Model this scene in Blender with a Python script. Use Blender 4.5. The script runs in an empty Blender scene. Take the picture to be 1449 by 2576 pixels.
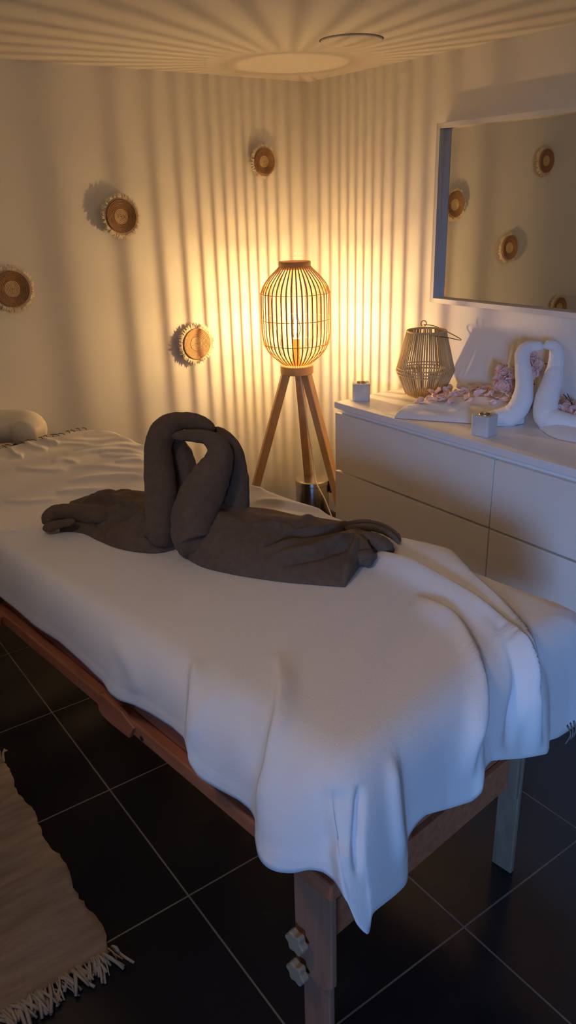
import bpy, bmesh, math, random
import numpy as np
from mathutils import Vector, Matrix
random.seed(7); rng = np.random.default_rng(7)
C = bpy.context.scene.collection
PI = math.pi

# ------------------------------------------------------------------ camera
F, CX, CY, H = 1953.26, 724.5, 1288.0, 1.515
PITCH, YAW, ROLL = 0.379755, -0.952505, -0.028163
fwd = np.array([math.cos(PITCH)*math.sin(YAW), math.cos(PITCH)*math.cos(YAW), -math.sin(PITCH)])
rt0 = np.array([math.cos(YAW), -math.sin(YAW), 0.0]); up0 = np.cross(rt0, fwd)
cr, sr = math.cos(ROLL), math.sin(ROLL)
RT, UP = cr*rt0+sr*up0, -sr*rt0+cr*up0
EYE = np.array([0, 0, H])
cd = bpy.data.cameras.new('camera'); cam = bpy.data.objects.new('camera', cd); C.objects.link(cam)
cam.matrix_world = Matrix(((RT[0], UP[0], -fwd[0], 0), (RT[1], UP[1], -fwd[1], 0), (RT[2], UP[2], -fwd[2], H), (0, 0, 0, 1)))
cd.sensor_fit = 'VERTICAL'; cd.sensor_height = 36; cd.lens = 36*F/2576; cd.clip_start = 0.02
bpy.context.scene.camera = cam
# survey helpers: a sight line of the photograph met with a known plane of the room
def ray(x, y): return RT*(x-CX)/F - UP*(y-CY)/F + fwd
def atz(x, y, z): r = ray(x, y); return EYE + r*((z-H)/r[2])
def atd(x, y, d): return EYE + ray(x, y)*d
def onplane(x, y, p, n): r = ray(x, y); return EYE + r*(((np.array(p)-EYE)@n)/(r@n))
def proj(P):
    P = np.asarray(P)-EYE; d = P@fwd
    return np.stack([CX+F*(P@RT)/d, CY-F*(P@UP)/d], -1), d

# ------------------------------------------------------------------ materials
def mat(name, col, rough=.6, metal=0, spec=.5, bump=None, var=None, stretch=(1, 1, 1), trans=0, sheen=0, emit=None, wave=None, subs=0):
    m = bpy.data.materials.new(name); m.use_nodes = True; nt = m.node_tree; N = nt.nodes; L = nt.links
    b = N['Principled BSDF']; b.inputs['Base Color'].default_value = (*col, 1); b.inputs['Roughness'].default_value = rough
    b.inputs['Metallic'].default_value = metal; b.inputs['Specular IOR Level'].default_value = spec
    if sheen: b.inputs['Sheen Weight'].default_value = sheen
    if trans: b.inputs['Transmission Weight'].default_value = trans
    if subs: b.inputs['Subsurface Weight'].default_value = subs; b.inputs['Subsurface Radius'].default_value = (.01, .01, .01)
    if emit: b.inputs['Emission Color'].default_value = (*emit[0], 1); b.inputs['Emission Strength'].default_value = emit[1]
    tc = N.new('ShaderNodeTexCoord'); mp = N.new('ShaderNodeMapping'); mp.inputs['Scale'].default_value = stretch
    L.new(tc.outputs['Object'], mp.inputs['Vector'])
    if var:                                       # (scale, second colour, low, high)
        n = N.new('ShaderNodeTexNoise'); n.inputs['Scale'].default_value = var[0]; n.inputs['Detail'].default_value = 5
        L.new(mp.outputs[0], n.inputs['Vector'])
        r = N.new('ShaderNodeValToRGB'); r.color_ramp.elements[0].position = var[2]; r.color_ramp.elements[1].position = var[3]
        r.color_ramp.elements[0].color = (*col, 1); r.color_ramp.elements[1].color = (*var[1], 1)
        L.new(n.outputs['Fac'], r.inputs[0]); L.new(r.outputs[0], b.inputs['Base Color'])
    if bump:                                      # (scale, strength, distance)
        n2 = N.new('ShaderNodeTexNoise'); n2.inputs['Scale'].default_value = bump[0]; n2.inputs['Detail'].default_value = 4
        L.new(mp.outputs[0], n2.inputs['Vector'])
        bp = N.new('ShaderNodeBump'); bp.inputs['Strength'].default_value = bump[1]; bp.inputs['Distance'].default_value = bump[2]
        L.new(n2.outputs['Fac'], bp.inputs['Height']); L.new(bp.outputs[0], b.inputs['Normal'])
    return m
M = {}
M['wall'] = mat('wall_paint', (.80, .78, .74), .85, spec=.2, bump=(35, .12, .004))
M['wall2'] = mat('brown_wall_paint', (.24, .17, .115), .85, spec=.2, bump=(35, .12, .004))  # brown chosen for the unseen walls to soak up blue bounce light
M['ceil'] = mat('ceiling_paint', (.78, .76, .72), .9, spec=.1, bump=(25, .1, .004))
M['wood'] = mat('light_wood', (.46, .27, .135), .5, var=(9, (.56, .36, .19), .35, .7), stretch=(6, 6, .6))
M['tablewood'] = mat('table_beech', (.38, .125, .058), .45, var=(7, (.48, .175, .085), .35, .7), stretch=(1, 8, 8))
M['legwood'] = mat('table_leg_beech', (.31, .150, .092), .5, var=(7, (.38, .195, .122), .35, .7), stretch=(8, 8, .8))
M['greywood'] = mat('greyed_leg_wood', (.20, .145, .095), .55, var=(12, (.27, .20, .135), .35, .7), stretch=(5, 5, 1))
M['bamboo'] = mat('bamboo_slats', (.50, .31, .10), .5, var=(14, (.62, .41, .16), .3, .7), stretch=(1, 1, .3))
M['ringwood'] = mat('lamp_ring_wood', (.55, .33, .15), .5)
M['dresser'] = mat('white_dresser_lacquer', (.84, .82, .80), .35, spec=.4)
M['drawer'] = mat('bounce_warmed_drawer', (.84, .785, .70), .35, spec=.4)  # dresser white with warm bounce light put into its colour
M['cloth'] = mat('white_cotton', (.80, .76, .735), .95, spec=.1, bump=(260, .25, .002), sheen=.05)
M['fringe'] = mat('cloth_fringe', (.20, .15, .12), .9)
M['brown'] = mat('brown_terry', (.130, .088, .060), .98, spec=.05, bump=(420, .7, .003), var=(60, (.165, .113, .078), .3, .7), sheen=.08)
M['white'] = mat('white_terry', (.88, .88, .89), .98, spec=.05, bump=(420, .6, .003), sheen=.2)
M['pink'] = mat('pink_petal', (.93, .60, .52), .8, var=(40, (.95, .76, .68), .3, .7))
M['pinkd'] = mat('dusty_pink_blossom', (.74, .44, .38), .8, var=(40, (.86, .62, .55), .3, .7))
M['twig'] = mat('dark_twig', (.06, .03, .03), .8)
M['string'] = mat('paper_string', (.60, .43, .21), .8, bump=(300, .5, .002), var=(30, (.70, .53, .28), .3, .7), stretch=(4, 4, 1))
M['wire'] = mat('dark_wire', (.16, .11, .06), .4, metal=.8)
M['steel'] = mat('brushed_steel', (.58, .54, .50), .27, metal=1, bump=(60, .05, .002), stretch=(.3, .3, 30))
M['black'] = mat('black_plastic', (.012, .011, .012), .4)
M['cable'] = mat('white_cable', (.75, .7, .65), .5)
M['stone'] = mat('frosted_stone', (.58, .57, .57), .6, var=(25, (.68, .67, .67), .3, .7), bump=(60, .2, .002), subs=.15)
M['brass'] = mat('tealight_metal', (.60, .50, .33), .3, metal=1)
M['wax'] = mat('tealight_wax', (.75, .70, .55), .5)
M['frame'] = mat('white_frame', (.74, .73, .72), .45)
M['mirror'] = mat('mirror_glass', (.84, .85, .82), .0, metal=1)
M['straw'] = mat('pale_straw', (.54, .38, .215), .8, bump=(120, .8, .003), var=(70, (.64, .47, .28), .3, .7))
M['raffia'] = mat('brown_raffia', (.27, .15, .078), .85, bump=(120, .9, .003), var=(80, (.36, .21, .115), .3, .7))
M['tassel'] = mat('cream_fringe', (.78, .68, .52), .9)
M['vinyl'] = mat('cream_leatherette', (.88, .82, .68), .38, spec=.5)
M['rug'] = mat('woven_cotton_rug', (.36, .275, .215), .95, spec=.05, bump=(90, .9, .006), var=(5, (.48, .385, .31), .35, .65), stretch=(8, 1.2, 1))
M['rugf'] = mat('rug_fringe', (.44, .37, .31), .95)
M['knob'] = mat('beige_knob_plastic', (.34, .27, .18), .5)
M['pad'] = mat('table_pad_vinyl', (.5, .47, .42), .5)
M['plate'] = mat('ceiling_cover', (.70, .66, .60), .6)
M['gap'] = mat('shadow_gap', (.05, .04, .03), .9)  # near-black stand-in for the shade inside narrow gaps
M['bulb'] = mat('bulb_filament', (1, .8, .5), .5, emit=((1.0, .62, .25), 2750))
M['globe'] = mat('fill_globe_glow', (.8, .75, .7), .5, emit=((1.0, .82, .70), 23))  # emission of the fill light added out of view
M['pane'] = mat('window_pane_frost', (.8, .85, .9), .3)
def glass_mat():
    m = bpy.data.materials.new('clear_bulb_glass'); m.use_nodes = True; nt = m.node_tree; N = nt.nodes
    N.remove(N['Principled BSDF']); t = N.new('ShaderNodeBsdfTransparent'); g = N.new('ShaderNodeBsdfGlossy'); g.inputs['Roughness'].default_value = .05
    mx = N.new('ShaderNodeMixShader'); fr = N.new('ShaderNodeFresnel'); fr.inputs['IOR'].default_value = 1.25
    L = nt.links; L.new(fr.outputs[0], mx.inputs[0]); L.new(t.outputs[0], mx.inputs[1]); L.new(g.outputs[0], mx.inputs[2])
    L.new(mx.outputs[0], N['Material Output'].inputs['Surface']); return m
M['glass'] = glass_mat()
def floor_mat():
    m = mat('black_floor_tiles', (.012, .0125, .0155), .18, spec=.5, var=(3, (.019, .0195, .023), .3, .7))
    nt = m.node_tree; N = nt.nodes; L = nt.links; b = N['Principled BSDF']
    g = N.new('ShaderNodeNewGeometry'); s = N.new('ShaderNodeSeparateXYZ'); L.new(g.outputs['Position'], s.inputs[0])
    ms = []
    for ax, off in (('X', 2.617), ('Y', -.582)):
        a = N.new('ShaderNodeMath'); a.operation = 'ADD'; a.inputs[1].default_value = off+45; L.new(s.outputs[ax], a.inputs[0])
        p = N.new('ShaderNodeMath'); p.operation = 'PINGPONG'; p.inputs[1].default_value = .225; L.new(a.outputs[0], p.inputs[0])
        l = N.new('ShaderNodeMath'); l.operation = 'LESS_THAN'; l.inputs[1].default_value = .0021; L.new(p.outputs[0], l.inputs[0]); ms.append(l)
    mx = N.new('ShaderNodeMath'); mx.operation = 'MAXIMUM'; L.new(ms[0].outputs[0], mx.inputs[0]); L.new(ms[1].outputs[0], mx.inputs[1])
    c = N.new('ShaderNodeMix'); c.data_type = 'RGBA'; L.new(mx.outputs[0], c.inputs[0])
    src = b.inputs['Base Color'].links[0].from_socket; L.new(src, c.inputs[6]); c.inputs[7].default_value = (.16, .145, .13, 1)
    L.new(c.outputs[2], b.inputs['Base Color'])
    r = N.new('ShaderNodeMath'); r.operation = 'MULTIPLY_ADD'; r.inputs[1].default_value = .5; r.inputs[2].default_value = .2
    L.new(mx.outputs[0], r.inputs[0]); L.new(r.outputs[0], b.inputs['Roughness'])
    return m
M['floor'] = floor_mat()

# ------------------------------------------------------------------ mesh helpers
class MB:
    def __init__(s): s.v = []; s.f = []
    def add(s, v, f):
        o = len(s.v); s.v += [tuple(map(float, p)) for p in v]; s.f += [tuple(i+o for i in q) for q in f]
    def box(s, c, d, ax=None):                    # centre, full size, optional 3 axes
        A = np.eye(3) if ax is None else np.array(ax)
        v = [np.array(c)+A[0]*d[0]*.5*i+A[1]*d[1]*.5*j+A[2]*d[2]*.5*k for k in (-1, 1) for j in (-1, 1) for i in (-1, 1)]
        s.add(v, [(0, 2, 3, 1), (4, 5, 7, 6), (0, 1, 5, 4), (2, 6, 7, 3), (0, 4, 6, 2), (1, 3, 7, 5)]); return s
    def beam(s, p, q, w, t, side):                # board from p to q, w along side, t across
        p, q = np.array(p, float), np.array(q, float); d = q-p; n = np.linalg.norm(d); d /= n
        a = np.array(side, float); a -= d*(a@d); a /= np.linalg.norm(a); b = np.cross(d, a)
        return s.box((p+q)/2, (w, t, n), (a, b, d))
    def prism(s, poly, ax, z0, z1, o=(0, 0, 0)):  # polygon in axes ax[0],ax[1], extruded along ax[2]
        A = np.array(ax, float); o = np.array(o, float); n = len(poly)
        v = [o+A[0]*p[0]+A[1]*p[1]+A[2]*z for z in (z0, z1) for p in poly]
        s.add(v, [tuple(range(n))[::-1], tuple(range(n, 2*n))]+[(i, (i+1) % n, n+(i+1) % n, n+i) for i in range(n)]); return s
    def tube(s, pts, rad, n=12, cap=True, closed=False, squash=1, wob=0):
        P = np.array(pts, float); K = len(P); rad = np.full(K, rad) if np.isscalar(rad) else np.array(rad, float)
        T = np.gradient(P, axis=0) if not closed else np.roll(P, -1, 0)-np.roll(P, 1, 0)
        T /= np.linalg.norm(T, axis=1)[:, None]+1e-12
        a = np.array([0, 0, 1.]) if abs(T[0][2]) < .9 else np.array([1., 0, 0]); a -= T[0]*(a@T[0]); a /= np.linalg.norm(a)
        v = []
        for k in range(K):
            a = a-T[k]*(a@T[k]); a /= np.linalg.norm(a); b = np.cross(T[k], a)
            for i in range(n):
                th = 2*PI*i/n
                w = 1+wob*math.sin(3*th+k*.35)*.5+wob*math.sin(5*th-k*.23)*.4
                v.append(P[k]+rad[k]*w*(a*math.cos(th)*squash+b*math.sin(th)))
        f = [(k*n+i, k*n+(i+1) % n, ((k+1) % K)*n+(i+1) % n, ((k+1) % K)*n+i) for k in range(K if closed else K-1) for i in range(n)]
        if cap and not closed: f += [tuple(range(n))[::-1], tuple(range((K-1)*n, K*n))]
        s.add(v, f); return s
    def lathe(s, prof, o, n=32, ax=None, cap=False):
        A = np.eye(3) if ax is None else np.array(ax, float); o = np.array(o, float); K = len(prof)
        v = [o+A[0]*r*math.cos(2*PI*i/n)+A[1]*r*math.sin(2*PI*i/n)+A[2]*z for r, z in prof for i in range(n)]
        f = [(k*n+i, k*n+(i+1) % n, (k+1)*n+(i+1) % n, (k+1)*n+i) for k in range(K-1) for i in range(n)]
        if cap: f += [tuple(range(n))[::-1], tuple(range((K-1)*n, K*n))]
        s.add(v, f); return s
    def grid(s, G):
        R, Q = G.shape[:2]
        s.add(G.reshape(-1, 3), [(i*Q+j, i*Q+j+1, (i+1)*Q+j+1, (i+1)*Q+j) for i in range(R-1) for j in range(Q-1)]); return s
    def build(s, name, m, parent=None, smooth=True, bevel=0, sub=0, solid=0, auto=None):
        me = bpy.data.meshes.new(name); o = np.zeros(3)
        if parent is not None:
            p = parent
            while p is not None: o += np.array(p.location); p = p.parent
        me.from_pydata([tuple(np.array(q)-o) for q in s.v], [], s.f); me.materials.append(m)
        bm = bmesh.new(); bm.from_mesh(me); bmesh.ops.remove_doubles(bm, verts=bm.verts, dist=1e-6)
        bmesh.ops.recalc_face_normals(bm, faces=bm.faces); bm.to_mesh(me); bm.free()
        if smooth:
            for q in me.polygons: q.use_smooth = True
            if auto is not None: me.set_sharp_from_angle(angle=math.radians(auto))
        ob = bpy.data.objects.new(name, me); C.objects.link(ob)
        if parent is not None: ob.parent = parent
        if bevel: b = ob.modifiers.new('b', 'BEVEL'); b.width = bevel; b.segments = 2; b.limit_method = 'ANGLE'
        if solid: b = ob.modifiers.new('s', 'SOLIDIFY'); b.thickness = solid; b.offset = -1
        if sub: b = ob.modifiers.new('u', 'SUBSURF'); b.levels = sub; b.render_levels = sub
        return ob
def thing(name, label, cat, loc, group=None):
    o = bpy.data.objects.new(name, None); C.objects.link(o); o.location = tuple(map(float, loc)); o.empty_display_size = .05
    return tag(o, label, cat, group)
def tag(o, label, cat, group=None):
    o['label'] = label; o['category'] = cat
    if group: o['group'] = group
    return o
def struct(mb, name, m, **k):
    o = mb.build(name, m, smooth=False, **k); o['kind'] = 'structure'; return o
def spline(P, n):                                  # Catmull-Rom through rows of P
    P = np.array(P, float); K = len(P); Q = np.vstack([2*P[0]-P[1], P, 2*P[-1]-P[-2]]); out = []
    for t in np.linspace(0, K-1-1e-9, n):
        i = int(t); u = t-i; a, b, c, d = Q[i:i+4]
        out.append(.5*(2*b+(c-a)*u+(2*a-5*b+4*c-d)*u*u+(3*b-a-3*c+d)*u**3))
    return np.array(out)
def copy_tree(o, parent=None):
    c = o.copy(); C.objects.link(c); c.parent = parent
    for ch in list(o.children): copy_tree(ch, c)
    return c

# ------------------------------------------------------------------ room shell
X0, X1, Y0, Y1, ZC = -3.11, 3.0, -3.1, 2.39, 2.008
struct(MB().box(((X0+X1)/2, (Y0+Y1)/2, -.05), (X1-X0+.3, Y1-Y0+.3, .1)), 'floor', M['floor'])
struct(MB().box(((X0+X1)/2, (Y0+Y1)/2, ZC+.05), (X1-X0+.3, Y1-Y0+.3, .1)), 'ceiling', M['ceil'])
struct(MB().box((X0-.05, (Y0+Y1)/2, ZC/2), (.1, Y1-Y0+.2, ZC)), 'wall_left', M['wall'])
struct(MB().box(((X0+X1)/2, Y1+.05, ZC/2), (X1-X0, .1, ZC)), 'wall_right', M['wall'])
struct(MB().box(((X0+X1)/2, Y0-.05, ZC/2), (X1-X0, .1, ZC)), 'wall_near', M['wall2'])
# the wall behind the camera, with a tall window the daylight comes through
WY0, WY1, WZ0, WZ1 = -2.95, -1.95, 1.15, 1.92
wb = MB()
wb.box((X1+.05, (Y0+WY0)/2, ZC/2), (.1, WY0-Y0, ZC)); wb.box((X1+.05, (WY1+Y1)/2, ZC/2), (.1, Y1-WY1, ZC))
wb.box((X1+.05, (WY0+WY1)/2, WZ0/2), (.1, WY1-WY0, WZ0)); wb.box((X1+.05, (WY0+WY1)/2, (WZ1+ZC)/2), (.1, WY1-WY0, ZC-WZ1))
struct(wb, 'wall_back', M['wall2'])
wf = MB()
for yy in (WY0+.025, (WY0+WY1)/2, WY1-.025): wf.box((X1+.06, yy, (WZ0+WZ1)/2), (.05, .05, WZ1-WZ0))
for zz in (WZ0+.025, WZ1-.025): wf.box((X1+.06, (WY0+WY1)/2, zz), (.05, WY1-WY0-.1, .05))
w1 = struct(wf, 'window_1', M['frame'])

# ------------------------------------------------------------------ table frame of reference
TH = math.radians(6.3); U = np.array([math.cos(TH), math.sin(TH), 0]); V = np.array([-U[1], U[0], 0]); Z = np.array([0, 0, 1.])
C0 = np.array([-.81, .925, 0])
def T(s, t, z): return C0+U*s+V*t+Z*z
HW, SE, SF, TOP = .375, .09, -1.95, .735
AX = (U, V, Z)

table = thing('massage_table', 'long massage table on beech frame under the white sheet', 'massage table', T(-.9, 0, 0))
pad = MB()
for a, b in ((SF+.04, -1.212), (-1.208, -.562), (-.558, SE-.02)):
    n_ = 40; prof = []                              # rounded shoulders along both long sides
    for k in range(n_+1):
        tt = -1+2*k/n_; prof.append(((HW-.02)*tt, .60+.122*(1-abs(tt)**7)**.5))
    prof += [(HW-.02, .598), (-HW+.02, .598)]
    ends = [(a, 1), (b-.10, 1), (b-.05, .965), (b-.02, .90), (b, .70)] if b > 0 else [(a, 1), (b, 1)]
    v = [T(x, p, .598+(z-.598)*(k_ if z > .6 else 1)) for x, k_ in ends for p, z in prof]; m_ = len(prof)
    pad.add(v, [(i*m_+j, i*m_+(j+1) % m_, (i+1)*m_+(j+1) % m_, (i+1)*m_+j) for i in range(len(ends)-1) for j in range(m_)]+[tuple(range(m_))[::-1], tuple(range((len(ends)-1)*m_, len(ends)*m_))])
pad.build('padded_top', M['pad'], table, smooth=False)
fr = MB()
for sgn in (-1, 1):
    for a, b in ((SF+.05, -1.235), (-1.185, -.595), (-.535, SE-.02)):
        fr.box(T((a+b)/2, sgn*(HW-.035), .56), (b-a, .02, .09), AX)
        if True: pass
fr.box(T(SE-.03, 0, .56), (.02, 2*HW-.09, .09), AX); fr.box(T(SF+.06, 0, .56), (.02, 2*HW-.09, .09), AX)
fr.build('frame', M['tablewood'], table, smooth=False, bevel=.003)
for sgn in (-1, 1):
    for a, b in ((SF+.05, -1.215), (-1.205, -.57), (-.56, SE-.02)):
        r_ = MB().box(T((a+b)/2, sgn*(HW-.012), .5175), (b-a, .026, .035), AX); r_.build('side_rail', M['tablewood'], table, smooth=False, bevel=.004)
    for sh in (-.565, -1.21):
        h = MB().prism([(-.075, -.018), (-.06, -.027), (-.02, -.03), (.05, -.026), (.06, -.01), (.075, .012), (.03, .03), (-.05, .034), (-.075, .02)],
                       (U, Z, V), sgn*(HW+.001)-.006, sgn*(HW+.001)+.012 if sgn > 0 else sgn*(HW+.001)+.006, T(sh, 0, .515))
        h.build('hinge_plate', M['tablewood'], table, smooth=False, bevel=.003)
MB().lathe([(0, 0), (.006, 0), (.006, .003), (0, .003)], T(-.47, -HW+.0005, .512), 12, (U, Z, -V)).build('bolt_hole', M['black'], table)
# two pairs of legs; the near pair carries a cross board
def leg_pair(s0, w):
    for sgn in (-1, 1):
        t0 = sgn*.315; m = M['legwood'] if sgn < 0 else M['greywood']; s1 = s0-(.020 if sgn < 0 else .028)
        wl = w+.012 if sgn < 0 else w-.004
        leg = MB().prism([(-wl/2, 0), (wl/2, 0), (wl/2, .5), (-wl/2, .5)], (U, Z, V), -.007, .007, T(s1, t0, 0)).build('leg', m, table, smooth=False, bevel=.003)
        x0, x1 = (-wl/2-.018, wl/2+.001) if sgn > 0 else (-wl/2-.003, wl/2+.020)
        hb = .232 if sgn > 0 else .212
        MB().prism([(x0+(.01 if sgn > 0 else 0), hb), (x1-(0 if sgn > 0 else .018), hb), (x1, hb+.02), (x1, .60), (x0, .60), (x0, hb+.012)], (U, Z, V), -.007, .007, T(s1, t0-.0145, 0)).build('upper_leg', m, leg, smooth=False, bevel=.003)
        for zz in (.303, .228) if sgn < 0 else (.342, .272):
            if sgn < 0:                             # star knobs outside the near leg
                poly = [((.021+.003*math.cos(6*a))*math.cos(a), (.021+.003*math.cos(6*a))*math.sin(a)) for a in np.linspace(0, 2*PI, 48, endpoint=False)]
                MB().prism(poly, (U, Z, -V), .030, .046, T(s1-wl/2+.020, t0, zz)).build('knob', M['knob'], leg, smooth=False, bevel=.003)
                MB().lathe([(.006, .012), (.006, .032)], T(s1-wl/2+.020, t0-.003, zz), 10, (U, Z, -V)).build('bolt', M['steel'], leg)
            else:
                MB().lathe([(0, .0035), (.004, .003), (.0055, 0)], T(s1-.008, t0-.0215, zz), 12, (U, Z, -V)).build('bolt', M['steel'], leg)
leg_pair(-.005, .058); leg_pair(-1.8, .058)
for s0 in (-.02, -1.8):
    MB().box(T(s0-.01, .0, .31), (.02, .565, .085), AX).build('cross_board', M['tablewood'], table, smooth=False, bevel=.003)
MB().beam(T(-1.235, -.40, .505), T(-1.31, -.62, .40), .022, .016, U).build('arm_bracket', M['tablewood'], table, smooth=False, bevel=.002)

# ------------------------------------------------------------------ the sheet
def hemL(x, y, o): p = onplane(x, y, T(0, -HW-o, 0), V); d = p-C0; return (d@U, -HW-o, p[2])
def hemE(x, y, o): p = onplane(x, y, T(SE+o, 0, 0), U); d = p-C0; return (SE+o, d@V, p[2])
cols = []                                          # (edge s, edge t, hem s, t, z, rounding)
far_s = SF+.02
cols.append((far_s, 0, far_s-.012, 0, TOP-.03)); cols.append((far_s, -.30, far_s-.012, -.30, TOP-.04)); cols.append((far_s+.03, -.36, far_s+.02, -.385, .66))
cols.append((-1.80, -HW, -1.80, -.39, .62)); cols.append((-1.5, -HW, -1.5, -.39, .60)); cols.append((-1.25, -HW, -1.25, -.40, .605))
for x, y, o in ((0, 1500, .02), (34, 1527, .016), (83, 1572, .02), (103, 1586, .022), (148, 1614, .016), (207, 1665, .018), (262, 1717, .025), (276, 1743, .03), (300, 1761, .028),
                (335, 1772, .02), (376, 1793, .018), (431, 1828, .02), (465, 1858, .035), (472, 1885, .046), (474, 1915, .05), (500, 1955, .045), (550, 1984, .03), (605, 2012, .022), (634, 2036, .022),
                (650, 2066, .035), (646, 2114, .05), (654, 2155, .062), (671, 2179, .065), (698, 2191, .06), (735, 2194, .045), (780, 2184, .028), (815, 2190, .018), (845, 2214, .012)):
    s, t, z = hemL(x, y, o); cols.append((min(max(s, cols[-1][0]+.006), SE-.05), -HW, s, t, z))
for x, y, o, e in ((868, 2256, .03, (.055, -.372)), (897, 2325, .046, (.066, -.367)), (916, 2346, .052, (.073, -.361)), (926, 2353, .054, (.078, -.355)), (931, 2330, .052, (.081, -.349)), (934, 2297, .05, (.084, -.342)),
                   (957, 2278, .047, (.088, -.32)), (990, 2252, .042, (.09, -.295)), (1014, 2230, .038, (.09, -.275)), (1025, 2208, .03, (.09, -.262)), (1018, 2165, .02, (.09, -.255)), (1015, 2130, .012, (.09, -.25)),
                   (1028, 2098, .010, (.09, -.238)), (1043, 2073, .010, (.09, -.226)), (1068, 2048, .011, (.09, -.203)), (1124, 2033, .014, (.09, -.146)), (1186, 2014, .026, (.09, -.084)), (1211, 1992, .034, (.09, -.055)),
                   (1215, 1960, .03, (.09, -.045)), (1216, 1932, .02, (.09, -.038)), (1232, 1912, .016, (.09, -.02)), (1310, 1906, .024, (.09, .07)), (1345, 1900, .034, (.09, .115)), (1373, 1895, .038, (.09, .15)), (1378, 1880, .03, (.09, .163)),
                   (1377, 1862, .015, (.09, .176)), (1400, 1855, .015, (.09, .21)), (1428, 1838, .016, (.09, .25)), (1449, 1822, .02, (.09, .285))):
    s, t, z = hemE(x, y, o); cols.append((e[0], e[1], s, t, z))
cols += [(.09, .33, .11, .335, .52), (.075, .365, .10, .40, .50), (.03, .375, .04, .405, .56), (-.4, HW, -.4, .39, .60), (-1.0, HW, -1.0, .395, .60), (-1.6, HW, -1.6, .39, .61),
         (far_s+.09, HW, far_s+.08, .39, .62), (far_s+.03, .345, far_s+.01, .36, .67), (far_s, .29, far_s-.012, .29, TOP-.04), (far_s, 0, far_s-.012, 0, TOP-.03)]
cols = np.array(cols, float)
dense = []
for a, b in zip(cols[:-1], cols[1:]):
    n = max(2, int(max(np.linalg.norm((b-a)[:2]), np.linalg.norm((b-a)[2:]))/.005))
    for k in range(n): dense.append(a+(b-a)*k/n)
dense.append(cols[-1]); D = np.array(dense)
for _ in range(2): D[2:-2] = .25*D[1:-3]+.5*D[2:-2]+.25*D[3:-1]
RIN, ROUT = 80, 34
G = np.zeros((len(D), RIN+ROUT, 3))
E2 = D[:, :2]; tan = np.gradient(E2, axis=0); tan /= np.linalg.norm(tan, axis=1)[:, None]+1e-9
nrm = np.stack([tan[:, 1], -tan[:, 0]], 1)
for _ in range(6): nrm[1:-1] = .25*nrm[:-2]+.5*nrm[1:-1]+.25*nrm[2:]
nrm /= np.linalg.norm(nrm, axis=1)[:, None]
if (nrm[len(D)//6]@np.array([0, -1])) < 0: nrm = -nrm
for j, (es, et, hs, ht, hz) in enumerate(D):
    sp = np.array([min(max(es, far_s+.3), SE-.3), 0.0]); e = np.array([es, et]); n = nrm[j]; h = np.array([hs, ht])
    r = .034+.055*min(1, max(0, (es+1.0)/.9))
    q = e+(sp-e)/np.linalg.norm(sp-e)*r
    for i in range(RIN): G[j, i] = (*(sp+(q-sp)*i/(RIN-1)), TOP+.008)
    drop = TOP-hz; k = min(drop*.45, .07)
    hd = h-e; out = hd@n
    p0 = np.array([*q, TOP+.008]); p1 = np.array([*(e+n*.008), TOP+.008]); p2 = np.array([*(e+hd*.45+n*.006), TOP-k]); p3 = np.array([*h, hz])
    for i in range(ROUT):
        u = (i+1)/ROUT
        G[j, RIN+i] = (1-u)**3*p0+3*(1-u)**2*u*p1+3*(1-u)*u*u*p2+u**3*p3
W3 = C0+G[..., :1]*U+G[..., 1:2]*V+G[..., 2:]*Z
# wrinkles and folds that lie in the cloth, measured along the photographed fold lines
RID = []
def ridge(pts, h, w1, w2=None, n=24): RID.append((spline(pts, n), h, w1, w2 or w1))
for pts, h in (([(150, 1104), (230, 1112), (300, 1106), (362, 1110)], .006), ([(185, 1134), (255, 1128), (300, 1122), (365, 1128)], .007), ([(165, 1152), (235, 1138), (300, 1136), (365, 1143)], .007),
               ([(130, 1166), (165, 1160), (200, 1168)], .004), ([(290, 1166), (330, 1160), (366, 1160)], .006), ([(165, 1213), (250, 1203), (320, 1199), (376, 1204)], .008), ([(140, 1240), (210, 1234), (290, 1234)], .006),
               ([(632, 1226), (700, 1232), (790, 1255), (880, 1278), (960, 1305)], .006), ([(632, 1262), (700, 1264), (770, 1279), (850, 1296)], .006), ([(0, 1345), (60, 1338), (110, 1322)], .006), ([(240, 1090), (320, 1092)], .004), ([(120, 1120), (180, 1118), (240, 1124)], .005), ([(210, 1098), (280, 1096), (350, 1100)], .005), ([(250, 1148), (310, 1150), (364, 1152)], .005), ([(40, 1180), (120, 1186), (170, 1184)], .004),
               ([(60, 1110), (85, 1125), (120, 1132)], .006), ([(20, 1125), (40, 1145), (60, 1150)], .006), ([(100, 1100), (125, 1112), (150, 1118)], .006), ([(180, 1178), (260, 1176), (330, 1182), (370, 1180)], .005), ([(10, 1260), (80, 1262), (150, 1254)], .004), ([(640, 1290), (720, 1296), (820, 1310)], .004)):
    ridge(pts, h*1.25, 4, 8)
ridge([(940, 1300), (983, 1314), (1025, 1344), (1112, 1404), (1203, 1484), (1264, 1540), (1309, 1600), (1334, 1660), (1345, 1720)], .028, 34, 9)
ridge([(940, 1395), (968, 1408), (1051, 1446), (1142, 1499), (1233, 1564), (1294, 1632), (1318, 1690), (1326, 1740), (1340, 1810), (1352, 1880)], .030, 24, 10)
ridge([(1040, 1500), (1089, 1526), (1146, 1565), (1185, 1630), (1206, 1704), (1206, 1768), (1200, 1825), (1188, 1882), (1180, 1960)], .020, 24, 10)
ridge([(1200, 1545), (1255, 1595), (1285, 1650), (1300, 1720), (1290, 1800), (1270, 1890)], -.018, 11)
ridge([(700, 1640), (706, 1720), (700, 1800), (684, 1900), (668, 2000), (662, 2120)], .014, 12, 34)
ridge([(488, 1650), (487, 1720), (483, 1800), (478, 1890)], .010, 10, 26)
ridge([(905, 1975), (902, 2050), (898, 2130), (896, 2200)], -.016, 9)
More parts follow.
